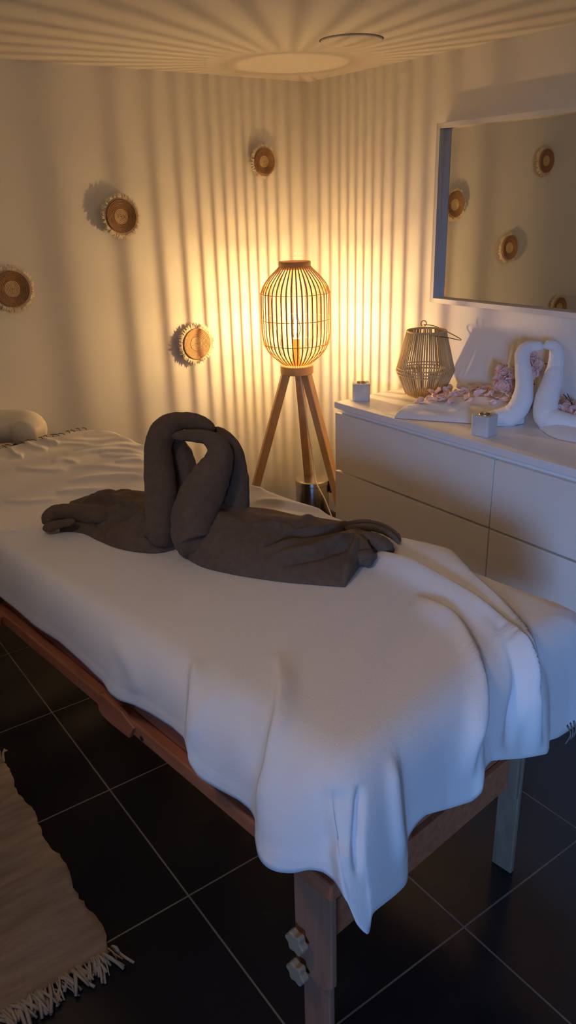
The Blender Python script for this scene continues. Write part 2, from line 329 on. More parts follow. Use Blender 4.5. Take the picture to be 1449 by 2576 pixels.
ridge([(985, 1900), (990, 1990), (998, 2080), (1008, 2170)], .010, 14)
ridge([(840, 1980), (850, 2060), (855, 2150)], -.012, 34)
ridge([(600, 1760), (640, 1860), (655, 1960)], -.006, 30)
ridge([(280, 1600), (330, 1680), (345, 1750)], .006, 20)
P2, DP = proj(W3); disp = np.zeros(P2.shape[:2])
vis = (W3@np.array([0, 0, 0]) == 0)
front = np.ones(P2.shape[:2], bool); front[:, RIN+2:] &= (G[:, RIN+2:, 1] < .36) & (G[:, RIN+2:, 0] > far_s)
for pl, h, wa, wb_ in RID:
    lo, hi = pl.min(0)-90, pl.max(0)+90
    sel = (P2[..., 0] > lo[0]) & (P2[..., 0] < hi[0]) & (P2[..., 1] > lo[1]) & (P2[..., 1] < hi[1]) & front
    q = P2[sel]
    if not len(q): continue
    a = pl[:-1]; b = pl[1:]; ab = b-a; L2 = (ab**2).sum(1)
    tt = np.clip(((q[:, None]-a)*ab).sum(2)/L2, 0, 1); dv = q[:, None]-(a+tt[..., None]*ab); dd = (dv**2).sum(2); k = dd.argmin(1); ar = np.arange(len(q))
    dist = np.sqrt(dd[ar, k]); sd = np.sign(ab[k, 0]*dv[ar, k, 1]-ab[k, 1]*dv[ar, k, 0]); w = np.where(sd > 0, wa, wb_)
    along = (k+tt[ar, k])/len(a); taper = np.clip(np.minimum(along, 1-along)*5, 0, 1)**.8
    disp[sel] += h*taper*np.exp(-(dist/w)**2)
dJ = np.gradient(W3, axis=0); dI = np.gradient(W3, axis=1); NN = np.cross(dJ, dI); NN /= np.linalg.norm(NN, axis=2)[..., None]+1e-12
for _ in range(3): NN[1:-1] = (NN[:-2]+2*NN[1:-1]+NN[2:])
NN /= np.linalg.norm(NN, axis=2)[..., None]+1e-12
NN[:, :RIN] = Z
if NN[len(D)//3, -3]@(-V) < 0: NN[:, RIN:] *= -1
for i in range(8): NN[:, RIN-4+i] = (1-i/8)*Z+(i/8)*NN[:, RIN+6]
NN /= np.linalg.norm(NN, axis=2)[..., None]
S_, T_ = G[..., 0], G[..., 1]
disp += .0025*(np.sin(5*S_+3*T_)*np.sin(7*T_-2*S_+1)+np.sin(11*S_-4*T_))*np.clip(1, 0, 1)*.5
disp[:, -4:] += .0012
W3 = W3+NN*disp[..., None]
W3[..., 2] = np.where(np.arange(RIN+ROUT)[None, :] < RIN, np.maximum(W3[..., 2], TOP+.003), W3[..., 2])
inn = -NN[:, -1]; inn[:, 2] = 0
hem1 = W3[:, -1]+inn*.0035-Z*.001; hem2 = W3[:, -1]+inn*.0045+Z*.012
sheet = MB().grid(np.concatenate([W3, hem1[:, None], hem2[:, None]], 1)).build('bed_sheet', M['cloth'], None)
tag(sheet, 'large white cotton sheet draped over the massage table with a pointed hanging corner', 'bed sheet')
def top_z(p):                                      # height of the sheet near a point
    q = W3[:, :RIN].reshape(-1, 3); d = ((q[:, :2]-np.array(p)[:2])**2).sum(1); return q[d.argmin(), 2]
fg = MB()
for t in np.linspace(-.33, .31, 30):
    s0 = far_s+.035+random.uniform(-.006, .006); p = T(s0, t, 0)
    dx = random.uniform(-.018, .018)
    pts = [T(s0, t, top_z(p)+.003), T(s0-.012, t+dx*.4, top_z(p)+.006), T(s0-.026, t+dx, TOP+.012), T(s0-.034, t+dx*.3, TOP+.010)]
    fg.tube(spline(pts, 7), .0016, 5)
fg.build('fringe', M['fringe'], sheet); fg = MB()
for t in np.linspace(.255, .33, 7):
    p = hemE(1449-(.33-t)*260, 1822+(.29-t)*300, .02)
    z0 = .512; fg.tube(spline([T(SE+.022, t, z0+.01), T(SE+.027, t+random.uniform(-.01, .01), z0-.01), T(SE+.024, t+random.uniform(-.014, .014), z0-.028)], 6), .0018, 5)
fg.build('fringe', M['fringe'], sheet)

# ------------------------------------------------------------------ face cushion of the table, cream
fc = thing('face_cushion', 'rounded cream leatherette headrest cushion at the far end of the massage table', 'cushion', T(-2.13, 0, .68))
ring = []
for a in np.linspace(-2.5, 2.5, 40): ring.append(T(-2.12+.0+-.01+.105*math.cos(a+PI), .035+.150*math.sin(a), .735))
MB().tube(ring, [.068*min(1, .75+.25*math.sin(PI*k/39)*3) for k in range(40)], 20, squash=.95).build('ring_pad', M['vinyl'], fc)
hb = MB()
for t in (-.12, .12): hb.tube([T(-1.96, t, .62), T(-2.05, t, .63), T(-2.12, t, .68)], .009, 10)
hb.box(T(-2.12, .02, .655), (.12, .20, .012), AX)
hb.build('support', M['black'], fc, smooth=False)

# ------------------------------------------------------------------ towel swans
def px_tube(mb, rows, n=40, seg=24, base_z=None, wob=.045, squash=1):
    R = np.array(rows, float); S = spline(R, n); pts = []; rad = []
    for x, y, d, r in S:
        p = atd(x, y, d); rr = r*d/F
        if base_z is not None and p[2]-rr*.8 < base_z: p[2] = base_z+rr*.8
        pts.append(p); rad.append(rr)
    rad[0] *= .75; rad[-1] *= .75
    cs = len(rows)+int(rows[0][0]); rad = [q*(1+.014*math.sin(k*.9+cs)+.012*math.sin(k*1.7+2*cs)-.03*(math.sin(k*.37+cs) > .93)) for k, q in enumerate(rad)]
    P = np.array(pts); t0 = P[0]-P[1]; t1 = P[-1]-P[-2]
    t0 /= np.linalg.norm(t0); t1 /= np.linalg.norm(t1)
    pts = [P[0]+t0*rad[0]*.7, P[0]+t0*rad[0]*.45]+list(P)+[P[-1]+t1*rad[-1]*.45, P[-1]+t1*rad[-1]*.7]
    rad = [rad[0]*.35, rad[0]*.8]+rad+[rad[-1]*.8, rad[-1]*.35]
    mb.tube(pts, rad, seg, wob=wob, squash=squash); return mb
def mound(mb, Fp, Bp, hfun, base, nb=70, na=34, folds=(), rough=.004, seed=0):
    A = np.array([atz(x, y, base)[:2] for x, y in Fp]); B = np.array([atz(x, y, base)[:2] for x, y in Bp])
    A = spline(A, nb); B = spline(B, nb); Gm = np.zeros((nb, na, 3)); r = np.random.default_rng(seed)
    ph = r.uniform(0, 6, 8)
    for i in range(nb):
        b = i/(nb-1)
        for k in range(na):
            a = k/(na-1); h = hfun(b)*math.sin(PI*min(max(a, 0), 1))**.55
            e = math.sin(PI*a)**.5
            w = rough*e*(math.sin(9*a+3*b+ph[0]+2*math.sin(4*b+ph[1]))+.7*math.sin(17*a-5*b+ph[2]+1.5*math.sin(7*b))+.5*math.sin(26*a+9*b+ph[3]))
            out = 0.018*math.sin(PI*a*1)*0
            pp = A[i]+(B[i]-A[i])*a; pp[1] = min(pp[1], 2.36)
            Gm[i, k] = (*pp, base+max(h+w, 0 if k in (0, na-1) else .002))
    if folds:
        P2, _ = proj(Gm); dz = np.zeros(P2.shape[:2])
        for pl, h, wa, wb_ in folds:
            pl = spline(pl, 20); a = pl[:-1]; ab = pl[1:]-a; q = P2.reshape(-1, 2)
            tt = np.clip(((q[:, None]-a)*ab).sum(2)/(ab**2).sum(1), 0, 1); dv = q[:, None]-(a+tt[..., None]*ab); dd = (dv**2).sum(2); k = dd.argmin(1); ar = np.arange(len(q))
            sd = np.sign(ab[k, 0]*dv[ar, k, 1]-ab[k, 1]*dv[ar, k, 0]); w = np.where(sd > 0, wa, wb_)
            al = (k+tt[ar, k])/len(a); tp = np.clip(np.minimum(al, 1-al)*5, 0, 1)
            dz += (h*tp*np.exp(-dd[ar, k]/w**2)).reshape(dz.shape)
        ee = np.sin(PI*np.linspace(0, 1, na))[None, :]**.5
        Gm[..., 2] = np.maximum(Gm[..., 2]+dz*ee, base+.0005)
    bot = Gm[::-1].copy(); bot[..., 2] = base-.0005
    mb.grid(Gm)
    # close the two ends
    for i in (0, nb-1):
        v = list(Gm[i])+[np.array([*Gm[i][k][:2], base]) for k in range(na-1, -1, -1)]
        mb.add(v, [(k, k+1, 2*na-2-k, 2*na-1-k) for k in range(na-1)])
    return Gm
BZ = TOP+.0095
d0 = 1.86
sw = thing('towel_swan', 'brown towel swan on the massage table, the left one with its tail to the left', 'towel swan', atz(400, 1385, BZ), 'brown towel swans on the sheet')
mb = MB()
px_tube(mb, [(404, 1352, 1.855, 44), (402, 1300, 1.86, 38), (405, 1230, 1.865, 40), (399, 1165, 1.87, 37), (397, 1120, 1.87, 34), (416, 1080, 1.87, 33), (452, 1060, 1.87, 24), (492, 1061, 1.868, 21), (518, 1070, 1.866, 17), (536, 1080, 1.865, 11)], 60, 28, BZ)
mb.build('neck', M['brown'], sw)
mb = MB()
px_tube(mb, [(430, 1088, 1.90, 16), (440, 1118, 1.925, 27), (458, 1162, 1.935, 33), (464, 1220, 1.94, 33), (450, 1290, 1.93, 36), (430, 1340, 1.92, 40)], 40, 24, BZ)
mb.build('back_roll', M['brown'], sw)
mb = MB()
mound(mb, [(150, 1338), (205, 1342), (245, 1360), (290, 1378), (345, 1389), (400, 1391), (446, 1380)], [(205, 1285), (262, 1262), (310, 1258), (350, 1258), (395, 1262), (430, 1268), (470, 1280)],
      lambda b: .044+.036*b, BZ, nb=90, na=50, folds=[([(190, 1290), (240, 1262), (300, 1268), (360, 1290), (385, 1280)], .024, 5, 9), ([(250, 1310), (290, 1288), (330, 1296), (370, 1310)], .022, 5, 9), ([(262, 1352), (280, 1312), (320, 1300), (380, 1285)], -.022, 5, 7),
      ([(185, 1285), (200, 1310), (225, 1340)], .014, 6, 6), ([(300, 1350), (330, 1318), (385, 1298)], .016, 5, 9), ([(225, 1280), (240, 1310), (270, 1350)], -.014, 6, 6)], rough=.005, seed=3)
px_tube(mb, [(122, 1318, 1.985, 15), (124, 1303, 1.99, 20), (142, 1290, 1.995, 20), (180, 1288, 1.99, 21), (225, 1292, 1.98, 24), (270, 1300, 1.97, 26)], 34, 20, BZ, .06)
px_tube(mb, [(112, 1330, 1.97, 8), (125, 1326, 1.965, 13), (150, 1318, 1.96, 11), (185, 1312, 1.95, 9)], 20, 14, BZ, .06)
px_tube(mb, [(232, 1248, 2.16, 4), (252, 1244, 2.16, 10), (280, 1243, 2.15, 12), (305, 1248, 2.14, 9), (345, 1255, 2.10, 12), (390, 1260, 2.05, 14)], 28, 16, BZ, .08)
px_tube(mb, [(270, 1256, 2.12, 5), (300, 1240, 2.13, 8), (328, 1234, 2.13, 4)], 14, 12, BZ, .08)
px_tube(mb, [(366, 1240, 2.08, 6), (378, 1228, 2.08, 9), (384, 1235, 2.08, 10), (390, 1262, 2.07, 8)], 14, 12, BZ, .05)
mb.build('body', M['brown'], sw)

sw2 = thing('towel_swan', 'brown towel swan on the massage table, the right one with a fanned tail', 'towel swan', atz(500, 1400, BZ), 'brown towel swans on the sheet')
mb = MB()
px_tube(mb, [(436, 1098, 1.84, 7), (455, 1096, 1.835, 13), (485, 1096, 1.83, 16), (520, 1101, 1.83, 19), (546, 1122, 1.83, 29), (550, 1158, 1.83, 38), (528, 1205, 1.825, 50), (502, 1255, 1.82, 56), (488, 1305, 1.82, 57), (486, 1350, 1.82, 54), (500, 1385, 1.82, 46)], 64, 28, BZ)
mb.build('neck', M['brown'], sw2)
mb = MB()
px_tube(mb, [(540, 1078, 1.88, 8), (558, 1094, 1.885, 17), (582, 1130, 1.89, 26), (594, 1180, 1.895, 28), (596, 1230, 1.90, 32), (588, 1280, 1.90, 40), (575, 1310, 1.90, 42)], 40, 24, BZ)
mb.build('back_roll', M['brown'], sw2)
mb = MB()
mound(mb, [(452, 1388), (480, 1412), (520, 1430), (600, 1448), (700, 1463), (800, 1472), (868, 1477)], [(560, 1330), (600, 1322), (640, 1326), (720, 1328), (790, 1324), (880, 1328), (960, 1350)],
      lambda b: .085*(1-b)**1.2+.034+.014*math.sin(PI*b), BZ, nb=110, na=60, folds=[([(640, 1380), (700, 1360), (753, 1348), (824, 1337), (892, 1322), (930, 1330)], -.026, 4, 6), ([(690, 1345), (745, 1340), (824, 1327), (890, 1314), (950, 1325)], .010, 5, 5),
      ([(680, 1400), (720, 1393), (776, 1385), (846, 1366), (897, 1340)], .022, 14, 6), ([(700, 1420), (780, 1402), (850, 1385), (900, 1352)], -.014, 8, 12), ([(640, 1375), (690, 1362), (760, 1356)], .008, 9, 9), ([(630, 1330), (670, 1322), (720, 1328), (745, 1338)], .010, 7, 7),
      ([(740, 1315), (790, 1302), (850, 1304), (920, 1312)], .012, 6, 9), ([(860, 1460), (880, 1400), (905, 1345)], .016, 14, 7), ([(560, 1400), (640, 1395), (740, 1400), (840, 1385)], -.006, 16, 16)], rough=.004, seed=5)
px_tube(mb, [(896, 1350, 1.80, 10), (912, 1380, 1.775, 22), (920, 1412, 1.755, 28), (926, 1428, 1.75, 20)], 22, 18, BZ, .08, .8)
px_tube(mb, [(905, 1345, 1.83, 10), (940, 1358, 1.82, 22), (968, 1374, 1.81, 24), (984, 1384, 1.805, 16)], 22, 18, BZ, .08, .8)
px_tube(mb, [(870, 1330, 1.90, 8), (920, 1326, 1.89, 9), (960, 1334, 1.87, 9), (990, 1350, 1.85, 8), (1003, 1366, 1.84, 5)], 24, 12, BZ, .05)
px_tube(mb, [(860, 1322, 1.93, 8), (915, 1315, 1.92, 9), (960, 1324, 1.90, 9), (995, 1344, 1.87, 8), (1006, 1360, 1.86, 5)], 24, 12, BZ, .05)
mb.build('body', M['brown'], sw2)

# ------------------------------------------------------------------ chest of drawers
dx0, dx1, dy0, dy1, dz = -2.33, -.73, 1.896, 2.376, .78
ch = thing('chest_of_drawers', 'wide white chest of drawers against the right wall under the mirror', 'chest of drawers', ((dx0+dx1)/2, (dy0+dy1)/2, 0))
MB().box(((dx0+dx1)/2, (dy0+dy1)/2, dz-.0125), (dx1-dx0, dy1-dy0, .025)).build('top_board', M['dresser'], ch, smooth=False, bevel=.002)
bd = MB(); bd.box((dx0+.012, (dy0+dy1)/2+.024, .375), (.018, .43, .75)); bd.box((dx1-.012, (dy0+dy1)/2+.02, .375), (.018, .44, .75))
bd.box(((dx0+dx1)/2, dy1-.01, .375), (1.56, .01, .73)); bd.box(((dx0+dx1)/2, dy0+.03, .735), (1.56, .018, .04)); bd.box(((dx0+dx1)/2, (dy0+dy1)/2, .375), (.018, .4, .73))
bd.box(((dx0+dx1)/2, dy0+.06, .03), (1.56, .018, .06))
for zz in (.50, .262): bd.box(((dx0+dx1)/2, dy0+.032, zz), (1.56, .016, .03))
bd.build('carcass', M['dresser'], ch, smooth=False)
for cx in (dx0+.4005, dx1-.4005):
    for z0, z1 in ((.503, .737), (.266, .495), (.03, .258)):
        dr = MB().box((cx, dy0+.011, (z0+z1)/2), (.795, .018, z1-z0)); d_ = dr.build('drawer', M['drawer'], ch, smooth=False, bevel=.0015)
        MB().box((cx, dy0+.025, z1-.004), (.775, .012, .006)).build('groove_shade', M['gap'], d_, smooth=False)  # dark strip put in as the shade of the finger gap

# ------------------------------------------------------------------ mirror
my = Y1-.040
mz0, mz1, mx0, mx1 = 1.125, 1.772, -2.275, -1.15
mr = thing('wall_mirror', 'wide white framed mirror on the right wall above the chest of drawers', 'mirror', ((mx0+mx1)/2, Y1, mz0))
fm = MB(); w = .018
for xx in (mx0+w/2, mx1-w/2): fm.box((xx, Y1-.022, (mz0+mz1)/2), (w, .042, mz1-mz0))
for zz in (mz0+w/2, mz1-w/2): fm.box(((mx0+mx1)/2, Y1-.022, zz), (mx1-mx0-2*w, .042, w))
fm.build('frame', M['frame'], mr, smooth=False, bevel=.001)
MB().box(((mx0+mx1)/2, Y1-.008, (mz0+mz1)/2), (mx1-mx0-2*w+.002, .006, mz1-mz0-2*w+.002)).build('glass', M['mirror'], mr, smooth=False)

# ------------------------------------------------------------------ straw wall discs
def disc(label, y, z, R, seed, pale=False):
    r = random.Random(seed); o = np.array([X0, y, z]); A = (np.array([0, 1., 0]), np.array([0, 0, 1.]), np.array([1., 0, 0]))
    t = thing('wall_disc', label, 'wall decoration', o, 'straw discs on the left wall')
    rb, rc = R*.77, R*.36
    def prof(a, b, n, z0, z1):
        P = [(a, z0-.008)]
        for k in range(n*4+1):
            u = k/(n*4); P.append((a+(b-a)*u, z0+(z1-z0)*u+.0022*abs(math.sin(PI*n*u))))
        P.append((b, z1-.010)); return P
    MB().lathe(prof(rc, rb, 6, .026, .034), o, 48, A).build('woven_ring', M['raffia'] if not pale else M['raffia_lit'], t)
    MB().lathe([(0.0001, .024)]+prof(.002, rc, 5, .026, .027), o, 40, A).build('woven_centre', M['straw'], t)
    f = MB()
    for k in range(320):
        a = 2*PI*k/320+r.uniform(-.02, .02); ln = R*r.uniform(.92, 1.06); h0 = .026; h1 = .026+r.uniform(-.012, .006)
        da = r.uniform(-.07, .07); wv = .0032
        c = lambda rr, aa, h: o+A[0]*rr*math.cos(aa)+A[1]*rr*math.sin(aa)+A[2]*h
        tg = (-A[0]*math.sin(a)+A[1]*math.cos(a))*wv
        p = [c(rb*.96, a, h0), c((rb+ln)/2, a+da*.4, (h0+h1)/2+.003), c(ln, a+da, h1)]
        f.add([p[0]-tg, p[0]+tg, p[1]+tg, p[1]-tg, p[2]+tg*.35, p[2]-tg*.35], [(0, 1, 2, 3), (3, 2, 4, 5)])
    f.build('fringe', M['tassel'], t, smooth=False)
    MB().lathe([(0, .0), (.02, 0), (.02, .02), (0, .02)], o, 12, A).build('hanger', M['raffia'], t)
M['raffia_lit'] = mat('lamplit_straw', (.45, .27, .14), .85, bump=(120, .9, .003), var=(80, (.56, .37, .21), .3, .7))  # paler raffia copy with the lamp's glow put into its colour
disc('small round brown straw disc with cream fringe, above the lamp near the corner', 2.118, 1.683, .068, 1)
disc('round brown straw disc with cream fringe, upper left of the lamp', 1.414, 1.479, .083, 2)
disc('round dark straw disc with cream fringe, cut by the left edge of the photo', .940, 1.236, .086, 3)
disc('round straw disc with shaggy fringe, lamplight put into its orange colour, lowest, beside the lamp shade', 1.718, .937, .088, 4, True)
disc('brown straw disc seen only in the mirror, at its upper right', .672, 1.696, .082, 5)
disc('brown straw disc seen only in the mirror, cut by the bottom of its frame', .411, .846, .086, 6)

# ------------------------------------------------------------------ ceiling cover
cc = thing('ceiling_cover', 'flat round white cover set in the ceiling', 'ceiling cover', (-2.268, 1.925, ZC))
MB().lathe([(0, -.006), (.098, -.006), (.103, -.004), (.103, 0)], (-2.268, 1.925, ZC), 64).build('plate', M['plate'], cc)
MB().lathe([(.1035, -.0005), (.1065, -.0005), (.1065, 0)], (-2.268, 1.925, ZC), 64).build('gap_ring', M['gap'], cc)

# ------------------------------------------------------------------ tripod lamp
LX, LY = -2.755, 2.03; LP = np.array([LX, LY, 0])
lamp = thing('floor_lamp', 'lit floor lamp with slatted bamboo shade on a wooden tripod in the corner', 'floor lamp', (LX, LY, 0))
PZ = .832
pf = MB().lathe([(0, PZ-.022), (.070, PZ-.022), (.073, PZ-.019), (.073, PZ+.014), (.070, PZ+.017), (.0, PZ+.017)], LP, 48)
pf.build('platform', M['ringwood'], lamp, auto=40)
for az in (245, 18, 132):
    a = math.radians(az); dvec = np.array([math.cos(a), math.sin(a), 0]); sd = np.array([-dvec[1], dvec[0], 0])
    MB().beam(LP+dvec*.048+Z*(PZ-.015), LP+dvec*.295+Z*.004, .036, .036, sd).build('leg', M['wood'], lamp, smooth=False, bevel=.003)
S0, S1 = PZ+.019, 1.265
def shade_r(u):                                    # profile from bottom to top
    P = [(0, .060), (.03, .077), (.08, .102), (.13, .122), (.18, .135), (.24, .143), (.35, .148), (.5, .149), (.65, .149), (.74, .147), (.80, .139), (.86, .122), (.92, .099), (.97, .076), (1, .064)]
    xs, ys = zip(*P); return float(np.interp(u, xs, ys))
us = np.linspace(0, 1, 40); rs = np.array([shade_r(u) for u in us])
for _ in range(1): rs[1:-1] = .25*rs[:-2]+.5*rs[1:-1]+.25*rs[2:]
shd = MB(); NR = 42
for k in range(NR):
    a = 2*PI*k/NR; dv = np.array([math.cos(a), math.sin(a), 0]); sdv = np.array([-dv[1], dv[0], 0]); wv = .0031; tv = .0014
    tw = .10*0
    v = []
    for u, r in zip(us, rs):
        p = LP+dv*r+Z*(S0+(S1-S0)*u); ww = wv*min(1, .55+r/.148*.5)
        v += [p-sdv*ww-dv*tv, p+sdv*ww-dv*tv, p+sdv*ww+dv*tv, p-sdv*ww+dv*tv]
    n = len(us); f = [(4*i+j, 4*i+(j+1) % 4, 4*i+4+(j+1) % 4, 4*i+4+j) for i in range(n-1) for j in range(4)]
    shd.add(v, f+[(3, 2, 1, 0), (4*n-4, 4*n-3, 4*n-2, 4*n-1)])
for u in (.225, .475, .735):
    r = float(np.interp(u, us, rs))+.003
    shd.tube([LP+np.array([r*math.cos(b), r*math.sin(b), S0+(S1-S0)*u]) for b in np.linspace(0, 2*PI, 72, endpoint=False)], .0016, 6, closed=True)
sh = shd.build('lamp_shade', M['bamboo'], lamp, smooth=False)
MB().lathe([(.056, S1-.010), (.066, S1-.012), (.069, S1+.012), (.066, S1+.018), (.060, S1+.018), (.056, S1-.010)], LP, 48).build('top_ring', M['ringwood'], sh, auto=40)
MB().lathe([(0, PZ+.017), (.022, PZ+.017), (.022, PZ+.03), (.016, PZ+.04), (.016, PZ+.13), (.0, PZ+.13)], LP, 24).build('bulb_socket', M['ringwood'], lamp, auto=40)
BZ0 = PZ+.13
bl = MB().lathe([(.013, BZ0), (.014, BZ0+.01), (.0185, BZ0+.03), (.0195, BZ0+.05), (.015, BZ0+.075), (.007, BZ0+.098), (.0005, BZ0+.108)], LP, 24).build('light_bulb', M['glass'], lamp)
MB().lathe([(.0004, BZ0+.022), (.0045, BZ0+.034), (.0066, BZ0+.048), (.0048, BZ0+.066), (.0004, BZ0+.086)], LP, 12).build('filament', M['bulb'], bl)
cb = spline([LP+Z*(PZ-.024)+np.array([.02, .0, 0]), LP+np.array([.015, .015, .74]), LP+np.array([.0, .055, .55]), LP+np.array([.0, .085, .38]), LP+np.array([.05, .06, .30]), LP+np.array([.16, .03, .24]), LP+np.array([.24, .03, .12]), LP+np.array([.30, .05, .02]), LP+np.array([.34, .12, .006])], 60)
MB().tube(cb, .0032, 8).build('power_cord', M['cable'], lamp)

# ------------------------------------------------------------------ pedal bin
BX, BY = -2.845, 2.175; BP = np.array([BX, BY, 0]); br, bh = .083, .262
bn = thing('pedal_bin', 'small round brushed steel pedal bin under the tripod lamp', 'waste bin', (BX, BY, 0))
MB().lathe([(0, .018), (br-.004, .018), (br-.002, .022), (br-.002, bh-.025)], BP, 48).build('bin_body', M['steel'], bn, auto=40)
MB().lathe([(br-.001, bh-.024), (br+.001, bh-.022), (br+.001, bh-.004), (br-.004, bh+.001), (br*.6, bh+.003), (0, bh+.004)], BP, 48).build('lid', M['steel'], bn, auto=40)
MB().lathe([(0, 0), (br+.003, 0), (br+.003, .016), (br-.002, .019), (0, .019)], BP, 40).build('base', M['black'], bn, auto=40)
hd_ = np.array([RT[0], RT[1], 0]); hd_ /= np.linalg.norm(hd_); bk = np.array([-hd_[1], hd_[0], 0])
MB().box(BP+hd_*(br+.010)+Z*(bh-.036), (.024, .05, .075), (hd_, bk, Z)).build('hinge', M['black'], bn, smooth=False, bevel=.006)
MB().beam(BP-bk*(br-.01)+Z*.012, BP-bk*(br+.04)+Z*.012, .04, .012, hd_).build('pedal', M['black'], bn, smooth=False, bevel=.003)
pb = MB().box((-2.62, 2.245, .055), (.13, .10, .11)); pbo = pb.build('power_box', M['black'], None, smooth=False, bevel=.012)
tag(pbo, 'black plastic box on the floor beside the pedal bin, behind the chest of drawers', 'box')

# ------------------------------------------------------------------ things on the chest of drawers
DZ = dz
L0 = np.array([-2.185, 2.245, DZ])
lan = thing('string_lantern', 'beige paper-string lantern with wire handle at the back of the chest of drawers', 'lantern', L0)
zt, zm, rtop, rmid, rbot = .252, .098, .075, .114, .074
st = MB(); NS = 66
for k in range(NS):
    a = 2*PI*k/NS+random.uniform(-.012, .012)
    p = lambda r, z, da=0: L0+np.array([r*math.cos(a+da), r*math.sin(a+da), z])
    if random.random() > .07: st.tube([p(rtop, zt), p((rtop+rmid)/2, (zt+zm)/2, random.uniform(-.01, .01)), p(rmid, zm)], .0029, 6)
    if random.random() > .05: st.tube([p(rmid, zm), p((rbot+rmid)/2, zm/2), p(rbot, .006)], .0029, 6)
for zz, rr in ((zm+.012, rmid-.003), (zm, rmid), (zm-.013, rmid-.005)):
    st.tube([L0+np.array([rr*math.cos(b), rr*math.sin(b), zz]) for b in np.linspace(0, 2*PI, 60, endpoint=False)], .0026, 6, closed=True)
st.build('string_weave', M['string'], lan)
MB().tube([L0+np.array([rtop*math.cos(b), rtop*math.sin(b), zt]) for b in np.linspace(0, 2*PI, 60, endpoint=False)], .0042, 8, closed=True).build('top_rim', M['string'], lan)
MB().lathe([(0, 0), (rbot+.002, 0), (rbot+.002, .010), (0, .010)], L0, 40).build('base', M['string'], lan, auto=40)
hd2 = MB(); a1 = L0+bk*rtop+Z*(zt+.004); a0 = L0-bk*rtop+Z*(zt-.006)
lp = [a1+Z*.014+(hd_*math.cos(b)+Z*math.sin(b))*.011 for b in np.linspace(-1.4, 4.2, 16)]
hd2.tube(lp, .0017, 6)
hd2.tube(spline([a1+Z*.010, a1+hd_*.05+Z*.0, L0+hd_*.125+bk*.02+Z*(zt-.03), L0+hd_*.130-bk*.02+Z*(zt-.036), L0+hd_*.07-bk*.06+Z*(zt-.018), a0], 40), .0017, 6)
hd2.build('handle', M['wire'], lan)

def tealight(label, x, y, rot, s=.066, h=.068):
    t = thing('tealight_holder', label, 'tealight holder', (x, y, DZ), 'cube tealight holders on the chest'); o = np.array([x, y, DZ])
    A = (np.array([math.cos(rot), math.sin(rot), 0]), np.array([-math.sin(rot), math.cos(rot), 0]), Z)
    n = 32; sq = []; ci = []
    for k in range(n):
        a = 2*PI*(k+.5)/n; m_ = max(abs(math.cos(a)), abs(math.sin(a))); sq.append((math.cos(a)/m_*s/2, math.sin(a)/m_*s/2)); ci.append((math.cos(a)*.0205, math.sin(a)*.0205))
    P = lambda q, z: o+A[0]*q[0]+A[1]*q[1]+Z*z
    v = [P(q, 0) for q in sq]+[P(q, h) for q in sq]+[P(q, h) for q in ci]+[P(q, h-.018) for q in ci]
    f = [tuple(range(n))[::-1], tuple(range(3*n, 4*n))]
    for b in range(3): f += [(b*n+i, b*n+(i+1) % n, (b+1)*n+(i+1) % n, (b+1)*n+i) for i in range(n)]
    m_ = MB(); m_.add(v, f); m_.build('cube', M['stone'], t, smooth=False, bevel=.002)
    cup = MB().lathe([(0, h-.0175), (.0200, h-.0175), (.0203, h+.0016), (.0196, h+.0026), (.0176, h+.0022), (.0172, h-.006)], o, 28).build('metal_cup', M['brass'], t, auto=40)
    MB().lathe([(0, h-.006), (.0174, h-.007)], o, 24).build('wax', M['wax'], t)
p1 = atz(905, 1010, DZ); tealight('grey cube tealight holder at the left end of the chest of drawers', p1[0]-.022, p1[1]+.025, .95)
p2 = atz(1222, 1100, DZ); tealight('grey cube tealight holder in front of the white towel swans', p2[0]-.028, p2[1]+.022, .15)

WZ = DZ+.001; dw = 2.66
ws = thing('towel_swan', 'white towel swan on the chest of drawers, the left one nearer the lantern', 'towel swan', atz(1290, 1068, WZ), 'white towel swans on the chest')
mb = MB()
px_tube(mb, [(1205, 1052, 2.70, 14), (1245, 1052, 2.685, 20), (1285, 1045, 2.67, 27), (1311, 1012, 2.66, 26), (1319, 965, 2.66, 22), (1314, 910, 2.66, 19.5), (1316, 886, 2.66, 18.5), (1330, 873, 2.66, 15.5), (1348, 870, 2.655, 13), (1364, 871, 2.65, 10)], 56, 24, WZ, .03)
mb.build('neck', M['white'], ws)
mb = MB()
gwl = mound(mb, [(992, 1052), (1050, 1056), (1120, 1061), (1190, 1066), (1260, 1072), (1318, 1066)], [(1075, 1018), (1120, 998), (1170, 993), (1220, 995), (1270, 1000), (1325, 1010)],
      lambda b: .032+.030*b, WZ, 70, 36, folds=[([(1130, 1040), (1170, 1012), (1220, 1005), (1270, 1015)], .008, 6, 6), ([(1030, 1035), (1090, 1030), (1150, 1030)], -.006, 8, 8)], rough=.002, seed=9)
mb.build('body', M['white'], ws)
ws2 = thing('towel_swan', 'white towel swan on the chest of drawers, the right one cut by the photo edge', 'towel swan', atz(1400, 1092, WZ), 'white towel swans on the chest')
mb = MB()
px_tube(mb, [(1371, 871, 2.64, 9), (1382, 868, 2.64, 13), (1396, 873, 2.64, 16.5), (1401, 892, 2.64, 19), (1397, 925, 2.64, 21), (1386, 970, 2.635, 26), (1374, 1015, 2.63, 30), (1376, 1050, 2.62, 31), (1408, 1076, 2.60, 27), (1450, 1086, 2.57, 24), (1500, 1096, 2.54, 18)], 56, 24, WZ, .03)
mb.build('neck', M['white'], ws2)
mb = MB()
